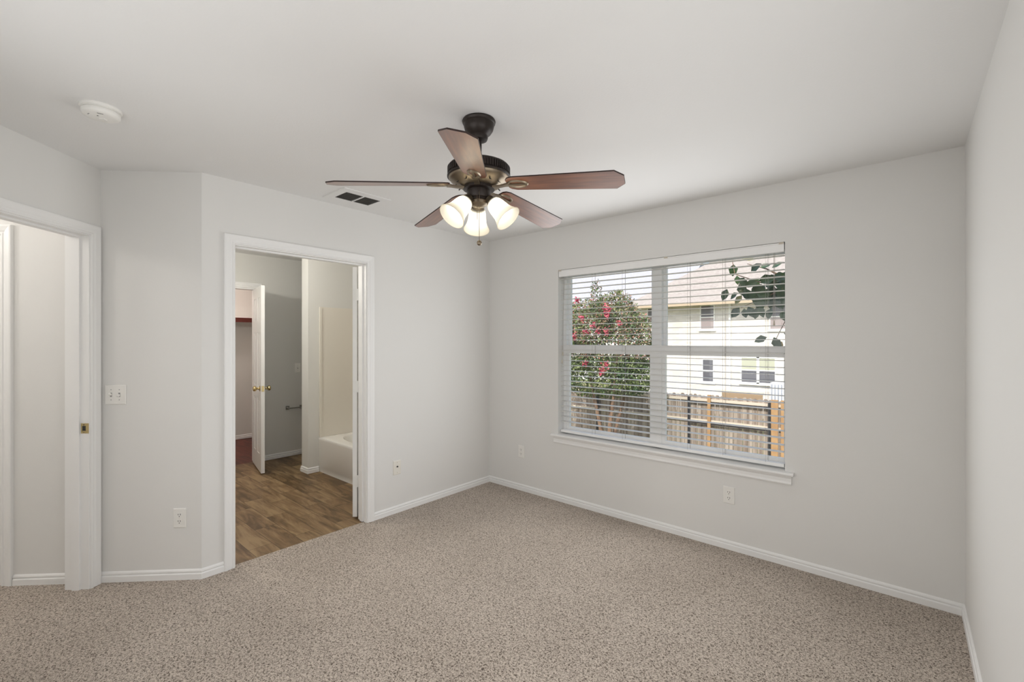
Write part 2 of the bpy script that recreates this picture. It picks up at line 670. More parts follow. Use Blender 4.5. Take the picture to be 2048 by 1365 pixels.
# carpet: bedroom and hall
fl = MB()
pts = [(RW, 0), (-0.03, 0), (-0.03, -2.52)]
for a, b in ((-0.03, -0.02), (-0.03, -2.2), (1.6, -2.2), (1.6, -0.05)):
    q = TE @ Vector((a, b, 0))
    pts.append((q.x, q.y))
pts += [(0.42, RY - 0.03), (RW, RY - 0.03)]
fl.poly(pts, -0.05, 0.0)
struct(fl.build('floor', M['carpet']), 'beige speckled cut-pile carpet covering the bedroom and the hall', 'carpet')
vf = MB().box((-2.63, -2.46, -0.06), (-0.03, -0.18, -0.005))
struct(vf.build('floor_bathroom', M['planks']), 'brown wood-look plank flooring in the bathroom beyond the doorway', 'floor')
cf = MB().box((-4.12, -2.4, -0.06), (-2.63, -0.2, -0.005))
struct(cf.build('floor_closet', M['red_tint_planks']), 'plank flooring, reddish light put into its colour, in the closet behind the bathroom', 'floor')

ce = MB().box((-4.3, -6.2, H), (RW + 0.2, 0.45, H + 0.12))
struct(ce.build('ceiling', M['ceiling']), 'smooth white ceiling over the rooms', 'ceiling')

wl = MB()
wl.box((-0.115, -2.49, 0), (0, -D1 - 0.02, H)).box((-0.115, -D0 + 0.02, 0), (0, 0, H))
wl.box((-0.115, -D1 - 0.02, DZ + 0.02), (0, -D0 + 0.02, H))
struct(wl.build('wall_left', M['wall']), 'pale greige wall with the doorway to the bathroom', 'wall')

wa = MB().box((-0.115, -2.2, -0.05), (0, 0.5728, H), TE)
struct(wa.build('wall_alcove', M['wall']), 'short angled greige wall carrying the double light switch', 'wall')

EV0, EV1 = 0.080, 0.842
we = MB()
we.box((0, -0.115, 0), (EV0 - 0.02, 0, H), TE).box((EV1 + 0.02, -0.115, 0), (1.22, 0, H), TE)
we.box((EV0 - 0.02, -0.115, DZ + 0.02), (EV1 + 0.02, 0, H), TE)
struct(we.build('wall_entry', M['wall']), 'angled greige wall around the entry doorway at far left', 'wall')

ww = MB()
WFX = WX1 + 0.036                                   # the frame sits behind the right-hand plaster return
ww.box((-4.3, 0, -0.3), (WX0, 0.15, H)).box((WX1, 0, -0.3), (RW + 0.2, 0.086, H)).box((WFX, 0.086, -0.3), (RW + 0.2, 0.15, H))
ww.box((WX0, 0, -0.3), (WX1, 0.15, WZ0 - 0.03)).box((WX0, 0, WZ1), (WX1, 0.15, H))
ww.box((WX1, 0.086, -0.3), (WFX, 0.15, WZ0 - 0.03)).box((WX1, 0.086, WZ1), (WFX, 0.15, H))
struct(ww.build('wall_window', M['wall']), 'pale greige wall around the wide window', 'wall')

wr = MB().box((RW, RY - 0.15, -0.3), (RW + 0.2, 0, H))
struct(wr.build('wall_right', M['wall']), 'blank greige wall along the right edge', 'wall')
wb = MB().box((0.30, RY - 0.15, -0.3), (RW, RY, H))
struct(wb.build('wall_rear', M['wall']), 'greige wall behind the viewpoint', 'wall')

# hall beyond the entry
hw = MB().box((-0.115, -2.3, -0.1), (1.75, -2.2, H), TE).box((1.6, -2.2, -0.1), (1.75, -0.115, H), TE)
struct(hw.build('wall_hall', M['wall']), 'far walls of the hall outside the entry doorway', 'wall')

# bathroom and closet
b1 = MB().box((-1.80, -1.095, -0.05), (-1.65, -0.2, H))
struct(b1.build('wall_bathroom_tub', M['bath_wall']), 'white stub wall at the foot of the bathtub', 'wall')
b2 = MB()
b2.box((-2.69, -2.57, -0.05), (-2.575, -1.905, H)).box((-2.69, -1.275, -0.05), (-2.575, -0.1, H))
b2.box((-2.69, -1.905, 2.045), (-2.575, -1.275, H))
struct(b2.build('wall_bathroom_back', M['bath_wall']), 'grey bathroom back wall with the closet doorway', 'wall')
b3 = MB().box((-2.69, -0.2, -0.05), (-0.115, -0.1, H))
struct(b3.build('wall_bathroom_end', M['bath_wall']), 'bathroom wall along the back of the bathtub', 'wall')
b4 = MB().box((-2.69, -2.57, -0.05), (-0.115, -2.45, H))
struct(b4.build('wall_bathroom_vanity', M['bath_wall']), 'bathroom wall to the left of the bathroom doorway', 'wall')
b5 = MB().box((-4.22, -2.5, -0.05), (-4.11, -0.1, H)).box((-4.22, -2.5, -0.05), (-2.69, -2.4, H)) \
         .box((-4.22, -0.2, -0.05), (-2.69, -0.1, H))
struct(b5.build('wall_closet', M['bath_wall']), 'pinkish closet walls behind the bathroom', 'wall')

# skirting boards
base_runs([(RW, RY), (RW, 0), (0, 0), (0, -D0 + 0.066)], ['baseboard_right', 'baseboard_window', 'baseboard_left'],
          ['white baseboard along the right wall', 'white baseboard under the window', 'white baseboard right of the bathroom doorway'])
e_end = TE @ Vector((0.0135, 0, 0))
base_runs([(0, -D1 - 0.066), (0, -2.49), (PC.x, PC.y), (e_end.x, e_end.y)],
          ['baseboard_doorway', 'baseboard_alcove', 'baseboard_entry'],
          ['short white baseboard left of the bathroom doorway', 'white baseboard under the double light switch',
           'stub of white baseboard beside the entry casing'])
h0 = TE @ Vector((0, -0.118, 0))
h1 = TE @ Vector((0, -0.476, 0))
base_runs([(h0.x, h0.y), (h1.x, h1.y)], ['baseboard_hall'], ['white baseboard in the hall seen through the entry'])
base_runs([(-2.575, -0.2), (-2.575, -1.215)], ['baseboard_bathroom'], ['white baseboard on the bathroom back wall'])
base_runs([(-1.65, -0.98), (-1.65, -1.095), (-1.80, -1.095), (-1.80, -0.2)],
          ['baseboard_stub', 'baseboard_stub_end', 'baseboard_toilet'],
          ['white baseboard between stub wall edge and bathtub', 'white baseboard wrapping the end of the stub wall',
           'white baseboard behind the stub wall'])
base_runs([(-4.11, -0.2), (-4.11, -2.4)], ['baseboard_closet'], ['white baseboard on the closet back wall'])

# bathroom doorway lining and casing
j = MB()
j.box((D0 - 0.02, -0.115, 0), (D0, 0, DZ + 0.02), TA).box((D1, -0.115, 0), (D1 + 0.02, 0, DZ + 0.02), TA)
j.box((D0, -0.115, DZ), (D1, 0, DZ + 0.02), TA)
j.box((D0, -0.078, 0), (D0 + 0.011, -0.040, DZ), TA).box((D1 - 0.011, -0.078, 0), (D1, -0.040, DZ), TA)
j.box((D0 + 0.011, -0.078, DZ - 0.011), (D1 - 0.011, -0.040, DZ), TA)
casing(j, TA, D0 - 0.006, D1 + 0.006, DZ + 0.006)
casing(j, TAB, -D1 - 0.006, -D0 + 0.006, DZ + 0.006)
struct(j.build('trim_1', M['trim']), 'white moulded casing and jamb of the bathroom doorway', 'door casing')

# entry doorway lining and casing
j = MB()
j.box((EV0 - 0.02, -0.13, 0), (EV0, 0, DZ + 0.02), TE).box((EV1, -0.13, 0), (EV1 + 0.02, 0, DZ + 0.02), TE)
j.box((EV0, -0.13, DZ), (EV1, 0, DZ + 0.02), TE)
j.box((EV0, -0.085, 0), (EV0 + 0.011, -0.045, DZ), TE).box((EV1 - 0.011, -0.085, 0), (EV1, -0.045, DZ), TE)
j.box((EV0 + 0.011, -0.085, DZ - 0.011), (EV1 - 0.011, -0.045, DZ), TE)
casing(j, TE, EV0 - 0.006, EV1 + 0.006, DZ + 0.006)
struct(j.build('trim_2', M['trim']), 'white moulded casing and jamb of the entry doorway at far left', 'door casing')

# a second doorway casing on the hall wall
j = MB()
TH = frame(PC, (-S2, -S2, 0), (S2, -S2, 0))         # along the hall wall, away from the bedroom
casing(j, TH, 0.54, 1.30, 2.045)
j.box((0.54, -0.005, 0), (1.30, 0.004, 2.045), TH)
struct(j.build('trim_3', M['trim']), 'white door casing in the hall at the very left edge', 'door casing')

# closet doorway casing
j = MB()
casing(j, TK, 1.275 + 0.014, 1.905 - 0.014, 2.045)
j.box((1.275, -0.115, 0), (1.29, 0, 2.045), TK).box((1.89, -0.115, 0), (1.905, 0, 2.045), TK)
j.box((1.29, -0.115, 2.03), (1.89, 0, 2.045), TK)
struct(j.build('trim_4', M['trim']), 'white casing of the closet doorway inside the bathroom', 'door casing')


# ------------------------------------------------------------------ doors
def door_leaf(mb, wid, hgt, th=0.035, panels=True):
    """hinge edge on x = 0, faces at y = +-th/2, recessed panels"""
    st, rl = 0.11, 0.12
    cols = [(st, wid / 2 - 0.05), (wid / 2 + 0.05, wid - st)]
    rows = [(0.20, 0.80), (0.93, 1.52), (1.65, hgt - rl)]
    mb.box((0, -th / 2 + 0.006, 0.012), (wid, th / 2 - 0.006, hgt))
    for sg in (-1, 1):
        y0, y1 = sg * (th / 2 - 0.006), sg * th / 2
        mb.box((0, y0, 0.012), (st, y1, hgt)).box((wid - st, y0, 0.012), (wid, y1, hgt))
        mb.box((cols[0][1], y0, 0.012), (cols[1][0], y1, hgt))
        for za, zb in ((0.012, rows[0][0]), (rows[0][1], rows[1][0]), (rows[1][1], rows[2][0]), (rows[2][1], hgt)):
            for xa, xb in cols:
                mb.box((xa, y0, za), (xb, y1, zb))
        for xa, xb in cols:
            for za, zb in rows:
                mb.box((xa + 0.03, y0, za + 0.03), (xb - 0.03, y0 + sg * 0.004, zb - 0.03))


KNOB = [(0.0, 0.0), (0.031, 0.0), (0.031, 0.005), (0.014, 0.010), (0.011, 0.022), (0.013, 0.030), (0.024, 0.038),
        (0.029, 0.050), (0.026, 0.062), (0.015, 0.069), (0.0, 0.070)]


def knob(parent, wid, sg, name='door_knob', z=0.915):
    T = Matrix.Translation((wid - 0.065, sg * 0.0175, z)) @ Matrix.Rotation(-sg * PI / 2, 4, 'X')
    mb = MB().lathe([(max(r, 0.0005), zz) for r, zz in KNOB], 20, T)
    k = mb.build(name, M['brass'], parent, smooth=True)
    return k


# bathroom door, swung back against the bathroom side of the wall
d1 = MB()
door_leaf(d1, 0.452, 2.022)
d1 = d1.build('door_1', M['door'])
d1.location = (-0.150, -1.404, 0)
d1.rotation_euler = (0, 0, math.radians(180 - 48))
struct(d1, 'narrow white bathroom door leaf swung wide open, seen edge-on with three hinges', 'door')
for z in (0.30, 1.06, 1.80):
    hb = MB().box((-0.0015, -0.0175, z - 0.045), (0.0, 0.0165, z + 0.045))
    hb.box((-0.0040, -0.050, z - 0.045), (-0.0015, -0.0175, z + 0.045))
    hb.lathe([(0.006, z - 0.047), (0.006, z + 0.047)], 12, Matrix.Translation((-0.004, -0.024, 0)))
    hb.build('hinge', M['hinge'], d1)
knob(d1, 0.452, 1)
knob(d1, 0.452, -1)

# closet door, half open into the bathroom
d2 = MB()
door_leaf(d2, 0.60, 2.022)
d2 = d2.build('door_2', M['door'])
d2.location = (-2.575, -1.305, 0)
d2.rotation_euler = (0, 0, math.radians(-11.5))
struct(d2, 'narrow white closet door standing open inside the bathroom', 'door')
knob(d2, 0.60, 1)
knob(d2, 0.60, -1)
MB().box((0.60, -0.0125, 0.885), (0.6015, 0.0125, 0.945)).build('latch_plate', M['brass'], d2)

# bedroom entry door, folded back to the rear wall
d3 = MB()
door_leaf(d3, 0.755, 2.022)
d3 = d3.build('door_3', M['door'])
q = TE @ Vector((EV1 + 0.005, 0.03, 0))
d3.location = (q.x, q.y, 0)
d3.rotation_euler = (0, 0, math.radians(-6))
struct(d3, 'white bedroom entry door folded back beside the rear wall', 'door')
knob(d3, 0.755, 1)

# strike plate on the entry jamb
sp = thing('strike_plate', 'small brass strike plate on the entry door jamb', 'strike plate', TE @ Vector((EV0, -0.022, 0.925)),
           (0, 0, math.radians(-45)))
# local x = along the wall, y = into the room
MB().box((0, -0.020, -0.029), (0.002, 0.022, 0.029), bevel=0.0006).build('plate', M['brass'], sp)
MB().box((0.0012, -0.012, -0.014), (0.0026, 0.006, 0.014)).build('latch_hole', M['slot'], sp)
for z in (-0.021, 0.021):
    MB().lathe([(0.0035, 0), (0.0035, 0.0012)], 10, Matrix.Translation((0.0018, -0.004, z)) @ Matrix.Rotation(PI / 2, 4, 'Y')) \
        .build('screw', M['antique'], sp)

# ------------------------------------------------------------------ window
win = MB()
FY0, FY1 = 0.088, 0.150
MX0, MX1 = 1.695, 1.765


def ring(mb, x0, x1, z0, z1, wd, y0, y1):
    mb.box((x0, y0, z0), (x0 + wd, y1, z1)).box((x1 - wd, y0, z0), (x1, y1, z1))
    mb.box((x0 + wd, y0, z0), (x1 - wd, y1, z0 + wd)).box((x0 + wd, y0, z1 - wd), (x1 - wd, y1, z1))


win.box((WX0, FY0, WZ0), (WX0 + 0.03, FY1, WZ1)).box((WFX - 0.03, FY0, WZ0), (WFX, FY1, WZ1))
win.box((WX0, FY0, WZ0), (WFX, FY1, WZ0 + 0.03)).box((WX0, FY0, WZ1 - 0.03), (WFX, FY1, WZ1))
win.box((MX0, FY0, WZ0), (MX1, FY1, WZ1))
win = win.build('window_1', M['vinyl'])
struct(win, 'wide white vinyl double window looking on to the back yard', 'window')
for xa, xb in ((WX0 + 0.03, MX0), (MX1, WFX - 0.03)):
    s = MB()
    ring(s, xa, xb, 1.350, WZ1 - 0.03, 0.026, 0.122, 0.145)
    s = s.build('upper_sash', M['vinyl'], win)
    MB().box((xa + 0.026, 0.132, 1.376), (xb - 0.026, 0.135, WZ1 - 0.056)).build('pane', M['glass'], s)
    s = MB()
    ring(s, xa, xb, WZ0 + 0.03, 1.376, 0.028, 0.094, 0.120)
    s.box((xa, 0.088, 1.318), (xb, 0.120, 1.392))
    s = s.build('lower_sash', M['vinyl'], win)
    MB().box((xa + 0.028, 0.105, WZ0 + 0.058), (xb - 0.028, 0.108, 1.318)).build('pane', M['glass'], s)
    for f in (0.22, 0.78):
        xc = xa + f * (xb - xa)
        MB().box((xc - 0.025, 0.080, 1.372), (xc + 0.025, 0.094, 1.386)).build('sash_lock', M['vinyl'], win)

# stool and apron under the window
sl = MB()
STOOL = [(0.088, 0), (0.088, 0.022), (-0.034, 0.022), (-0.041, 0.018), (-0.043, 0.011), (-0.041, 0.004), (-0.034, 0)]
secs = [[Vector((x, y, WZ0 - 0.022 + z)) for y, z in STOOL] for x in (WX0, WX1)]
sl.loft(secs)
HORN = [(-0.0005, 0), (-0.0005, 0.022), (-0.034, 0.022), (-0.041, 0.018), (-0.043, 0.011), (-0.041, 0.004), (-0.034, 0)]
for xa, xb in ((WX0 - 0.055, WX0), (WX1, WX1 + 0.050)):
    sl.loft([[Vector((x, y, WZ0 - 0.022 + z)) for y, z in HORN] for x in (xa, xb)])
APR = [(-0.0005, 0), (-0.0005, -0.062), (-0.010, -0.062), (-0.016, -0.052), (-0.012, -0.040), (-0.012, -0.020), (-0.022, -0.010), (-0.026, 0)]
sl.loft([[Vector((x, y, WZ0 - 0.022 + z)) for y, z in APR] for x in (WX0 - 0.040, WX1 + 0.036)])
struct(sl.build('trim_5', M['trim']), 'white window stool and moulded apron under the blind', 'window sill')

# ------------------------------------------------------------------ blind
bl = thing('window_blind', 'white two-inch slatted blind hanging open in the window', 'blind', (0, 0, 0))
BX0, BX1 = WX0 + 0.006, WX1 - 0.006
v_ = MB()
VAL = [(0.004, 1.998), (0.002, 2.004), (0.002, 2.046), (-0.002, 2.052), (-0.002, 2.056), (0.016, 2.056), (0.016, 1.998)]
v_.loft([[Vector((x, y, z)) for y, z in VAL] for x in (BX0, BX1)])
v_.build('valance', M['vinyl'], bl)
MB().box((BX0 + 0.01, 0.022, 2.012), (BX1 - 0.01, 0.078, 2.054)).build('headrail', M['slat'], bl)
for x in (BX0 + 0.015, 1.835, BX1 - 0.015):
    MB().box((x - 0.013, -0.005, 2.048), (x + 0.013, 0.012, 2.0585)).build('valance_clip', M['tassel'], bl)
# one slat, then copies
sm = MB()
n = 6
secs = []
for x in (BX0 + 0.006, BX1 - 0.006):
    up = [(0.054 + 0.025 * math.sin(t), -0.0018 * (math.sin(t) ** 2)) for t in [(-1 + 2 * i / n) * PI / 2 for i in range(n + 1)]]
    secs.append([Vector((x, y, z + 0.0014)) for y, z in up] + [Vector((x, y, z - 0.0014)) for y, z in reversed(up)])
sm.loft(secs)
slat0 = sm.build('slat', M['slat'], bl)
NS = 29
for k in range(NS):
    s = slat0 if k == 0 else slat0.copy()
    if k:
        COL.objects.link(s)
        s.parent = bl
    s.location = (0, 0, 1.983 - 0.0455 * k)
MB().box((BX0 + 0.004, 0.028, 0.612), (BX1 - 0.004, 0.080, 0.634), bevel=0.004).build('bottom_rail', M['vinyl'], bl)
for x in (1.183, 1.463, 1.985, 2.228, 2.494):
    c = MB()
    for y in (0.0275, 0.0805):
        c.tube([(x, y, 0.63), (x, y, 2.02)], 0.0008, 5)
    c.tube([(x + 0.012, 0.054, 0.63), (x + 0.012, 0.054, 2.02)], 0.0009, 5)
    c.build('ladder_cord', M['cord'], bl)
c = MB()
c.tube([(BX0 + 0.045, 0.018, 2.02), (BX0 + 0.042, 0.010, 1.6), (BX0 + 0.040, 0.008, 1.33)], 0.001, 5)
c.tube([(BX0 + 0.055, 0.018, 2.02), (BX0 + 0.035, 0.010, 1.6), (BX0 + 0.032, 0.008, 1.26)], 0.001, 5)
c.build('tilt_cord', M['cord'], bl)
for x, z in ((BX0 + 0.040, 1.33), (BX0 + 0.032, 1.26)):
    MB().lathe([(0.002, 0), (0.004, -0.006), (0.0065, -0.030), (0.005, -0.032)], 10, Matrix.Translation((x, 0.008, z))) \
        .build('tassel', M['tassel'], bl, smooth=True)
c = MB()
c.tube([(2.545, 0.014, 2.01), (2.545, 0.012, 1.80), (2.541, 0.012, 1.56)], 0.0013, 5)
c.tube([(2.550, 0.014, 2.01), (2.550, 0.012, 1.80), (2.552, 0.012, 1.56)], 0.0013, 5)
c.build('lift_cord', M['cord'], bl)
MB().lathe([(0.002, 0), (0.004, -0.006), (0.0065, -0.030), (0.005, -0.032)], 10, Matrix.Translation((2.5465, 0.012, 1.56))) \
    .build('tassel', M['tassel'], bl, smooth=True)


# ------------------------------------------------------------------ outlets, switches
def plate_at(name, label, cat, T, group=None):
    """local x along the wall, y out of it, z up"""
    o = thing(name, label, cat, group=group)
    o.matrix_world = T
    return o


def cover(parent, wd, m, hg=0.116):
    mb = MB()
    sec = []
    for y, inset in ((0, 0), (0.003, 0), (0.0055, 0.004)):
        a, b = wd / 2 - inset, hg / 2 - inset
        sec.append([Vector((-a, y, -b)), Vector((a, y, -b)), Vector((a, y, b)), Vector((-a, y, b))])
    mb.loft(sec)
    return mb.build('cover_plate', m, parent)


def make_outlet(T, label):
    o = plate_at('power_outlet', label, 'outlet', T, 'white duplex outlets on the bedroom walls')
    cover(o, 0.073, M['plate'])
    for zc in (0.0195, -0.0195):
        r = MB().lathe([(0.0168, 0), (0.0168, 0.0022)], 24, Matrix.Translation((0, 0.0050, zc)) @ Matrix.Rotation(-PI / 2, 4, 'X'))
        r = r.build('receptacle', M['plate'], o)
        for x, hh in ((-0.0064, 0.0048), (0.0064, 0.0040)):
            MB().box((x - 0.0014, 0.0066, zc + 0.002 - hh + 0.001), (x + 0.0014, 0.0077, zc + 0.002 + hh + 0.001)).build('slot', M['slot'], r)
        MB().lathe([(0.0026, 0), (0.0026, 0.0011)], 10, Matrix.Translation((0, 0.0066, zc - 0.0088)) @ Matrix.Rotation(-PI / 2, 4, 'X')) \
            .build('slot', M['slot'], r)
    MB().lathe([(0.003, 0), (0.003, 0.001)], 10, Matrix.Translation((0, 0.0052, 0)) @ Matrix.Rotation(-PI / 2, 4, 'X')) \
        .build('screw', M['almond'], o)
    return o


T1 = TB @ Matrix.Translation((-0.424, 0.0005, 0.370))
T2 = TB @ Matrix.Translation((-2.277, 0.0005, 0.370))
TD = frame(PC, (-S2, -S2, 0), (S2, -S2, 0))          # alcove wall, x away from the bathroom door
T3 = TD @ Matrix.Translation((-0.449, 0.0005, 0.367))
make_outlet(T1, 'white duplex outlet near the room corner, left of the window')
o2 = make_outlet(T2, 'white duplex outlet under the right end of the window')
o3 = make_outlet(T3, 'white duplex outlet low on the alcove wall below the double switch')

# coaxial plate
co = plate_at('cable_outlet', 'almond cable plate with one black jack, right of the bathroom doorway', 'outlet',
              TA @ Matrix.Translation((1.110, 0.0005, 0.375)))
cover(co, 0.073, M['almond'])
MB().lathe([(0.0065, 0), (0.0065, 0.004), (0.0045, 0.004), (0.0045, 0.010)], 12,
           Matrix.Translation((0, 0.0052, 0.008)) @ Matrix.Rotation(-PI / 2, 4, 'X')).build('jack', M['slot'], co)
for z in (-0.042, 0.042):
    MB().lathe([(0.003, 0), (0.003, 0.001)], 10, Matrix.Translation((0, 0.0052, z)) @ Matrix.Rotation(-PI / 2, 4, 'X')) \
        .build('screw', M['tassel'], co)


def toggle(parent, x, up):
    b = MB().box((x - 0.0052, 0.005, -0.0122), (x + 0.0052, 0.0062, 0.0122)).build('toggle_slot', M['grey_ink'], parent)
    T = Matrix.Translation((x, 0.005, 0)) @ Matrix.Rotation(math.radians(28 if up else -28), 4, 'X')
    MB().box((-0.0045, 0, -0.005), (0.0045, 0.017, 0.005), T, bevel=0.001).build('toggle', M['plate'], parent)
    for z in (-0.030, 0.030):
        MB().lathe([(0.0028, 0), (0.0028, 0.001)], 10, Matrix.Translation((x, 0.0052, z)) @ Matrix.Rotation(-PI / 2, 4, 'X')) \
            .build('screw', M['grey_ink'], parent)


sw = plate_at('light_switch', 'white double toggle switch plate beside the entry doorway', 'light switch',
              TD @ Matrix.Translation((-0.086, 0.0005, 1.108)))
cover(sw, 0.119, M['plate'])
toggle(sw, 0.023, True)
toggle(sw, -0.023, False)
sw2 = plate_at('light_switch', 'grey-looking single switch plate on the bathroom back wall', 'light switch',
               TK @ Matrix.Translation((0.805, 0.0005, 1.09)))
cover(sw2, 0.073, M['plate'])
toggle(sw2, 0.0, True)

# ------------------------------------------------------------------ smoke detector
sd = thing('smoke_detector', 'round white smoke detector on the ceiling at upper left', 'smoke detector', (0.548, -3.003, H))
F_ = Matrix.Rotation(PI, 4, 'X')
MB().lathe([(0.071, 0), (0.071, 0.006), (0.069, 0.010), (0.066, 0.011)], 48, F_).build('mounting_ring', M['plate'], sd, smooth=True)
MB().lathe([(0.064, 0.010), (0.064, 0.013), (0.060, 0.014), (0.060, 0.018), (0.066, 0.019), (0.066, 0.030), (0.062, 0.036), (0.050, 0.040), (0.0005, 0.041)],
           48, F_, cap1=True).build('housing', M['plate'], sd, smooth=True)
az = math.radians(-10)
for nm, mm, r, da, sx, sy, sz in (('status_label', 'grey_ink', 0.046, 0.0, 0.020, 0.004, 0.0010),
                                  ('test_button', 'plate', 0.012, 2.6, 0.020, 0.020, 0.003),
                                  ('indicator', 'slot', 0.020, -0.5, 0.005, 0.003, 0.0015),
                                  ('sounder_slot', 'grey_ink', 0.042, -1.2, 0.014, 0.003, 0.0010)):
    a = az + da
    T = Matrix.Rotation(a, 4, 'Z') @ Matrix.Translation((r, 0, -0.0405))
    MB().box((-sy / 2, -sx / 2, -sz), (sy / 2, sx / 2, 0.002), T).build(nm, M[mm], sd)

# ------------------------------------------------------------------ ceiling register
av = thing('air_vent', 'white ceiling air register with dark louvers above the bathroom doorway', 'vent', (0.258, -1.615, H))
fr = MB()
ox, oy, ix, iy = 0.150, 0.180, 0.083, 0.130
for a, b in (((-ox, -oy), (-ix, oy)), ((ix, -oy), (ox, oy)), ((-ix, -oy), (ix, -iy)), ((-ix, iy), (ix, oy))):
    fr.box((a[0], a[1], -0.006), (b[0], b[1], 0))
fr.box((-ix, -0.005, -0.008), (ix, 0.005, 0))
fr.build('vent_frame', M['ceiling'], av)
MB().box((-ix, -iy, -0.0012), (ix, iy, -0.0002)).build('duct_opening', M['vent_dark'], av)
for k in range(9):
    x = -ix + (k + 0.5) * 2 * ix / 9
    T = Matrix.Translation((x, 0, -0.004)) @ Matrix.Rotation(math.radians(35), 4, 'Y')
    MB().box((-0.0055, -iy, -0.0006), (0.0055, iy, 0.0006), T).build('louver', M['louver'], av)

# ------------------------------------------------------------------ ceiling fan
FC = Vector((1.710, -1.845, H))
fan = thing('ceiling_fan', 'bronze five-blade ceiling fan with three lit glass shades', 'ceiling fan', FC)


def down(prof):
    return [(max(r, 0.0005), -z) for r, z in prof]


MB().lathe(down([(0.074, 0), (0.077, 0.006), (0.075, 0.014), (0.070, 0.018), (0.069, 0.030), (0.065, 0.044), (0.056, 0.058), (0.045, 0.068), (0.041, 0.072),
                 (0.041, 0.082), (0.037, 0.091), (0.022, 0.096)]), 40).build('canopy', M['bronze'], fan, smooth=True)
MB().lathe(down([(0.0127, 0.09), (0.0127, 0.215)]), 20).build('downrod', M['bronze'], fan, smooth=True)
MB().lathe(down([(0.022, 0.180), (0.030, 0.190), (0.032, 0.202), (0.075, 0.206), (0.128, 0.208), (0.136, 0.212), (0.140, 0.219), (0.140, 0.252),
                 (0.145, 0.257), (0.145, 0.263), (0.139, 0.266)]), 56).build('motor_housing', M['bronze'], fan, smooth=True)
rb = MB()
for k in range(72):
    a = 2 * PI * k / 72
    T = Matrix.Rotation(a, 4, 'Z')
    rb.box((0.139, -0.0032, -0.250), (0.1435, 0.0032, -0.221), T)
rb.build('cooling_fins', M['bronze'], fan)
bowl = MB().lathe(down([(0.139, 0.264), (0.138, 0.268), (0.130, 0.279), (0.114, 0.288), (0.110, 0.291), (0.096, 0.301), (0.078, 0.306), (0.066, 0.307)]), 56,
           cap0=False).build('motor_bowl', M['antique'], fan, smooth=True)
for k in range(12):
    a = 2 * PI * (k + 0.5) / 12
    T = Matrix.Rotation(a, 4, 'Z') @ Matrix.Translation((0.103, 0, -0.2955)) @ Matrix.Rotation(math.radians(35), 4, 'Y')
    MB().box((-0.011, -0.007, -0.0018), (0.011, -0.001, 0.001), T).build('vent_slot', M['slot'], bowl)
MB().lathe(down([(0.066, 0.304), (0.072, 0.307), (0.072, 0.319), (0.058, 0.322)]), 40).build('flywheel', M['bronze'], fan, smooth=True)
MB().lathe(down([(0.050, 0.318), (0.054, 0.321), (0.054, 0.356), (0.051, 0.360), (0.046, 0.362), (0.046, 0.368), (0.040, 0.372)]), 40) \
    .build('switch_housing', M['bronze'], fan, smooth=True)
MB().lathe(down([(0.040, 0.368), (0.042, 0.372), (0.042, 0.384), (0.030, 0.394), (0.012, 0.400), (0.0, 0.402)]), 32) \
    .build('light_fitter', M['antique'], fan, smooth=True)

BL0, BL1, BW0, BW1 = 0.140, 0.655, 0.052, 0.066


def blade_outline():
    pts = [(BL0, -0.030), (BL0 + 0.010, -0.043), (BL0 + 0.035, -BW0)]
    pts += [(BL1 - 0.036, -BW1), (BL1, -0.030), (BL1, 0.030), (BL1 - 0.036, BW1)]
    pts += [(BL0 + 0.035, BW0), (BL0 + 0.010, 0.043), (BL0, 0.030)]
    return pts


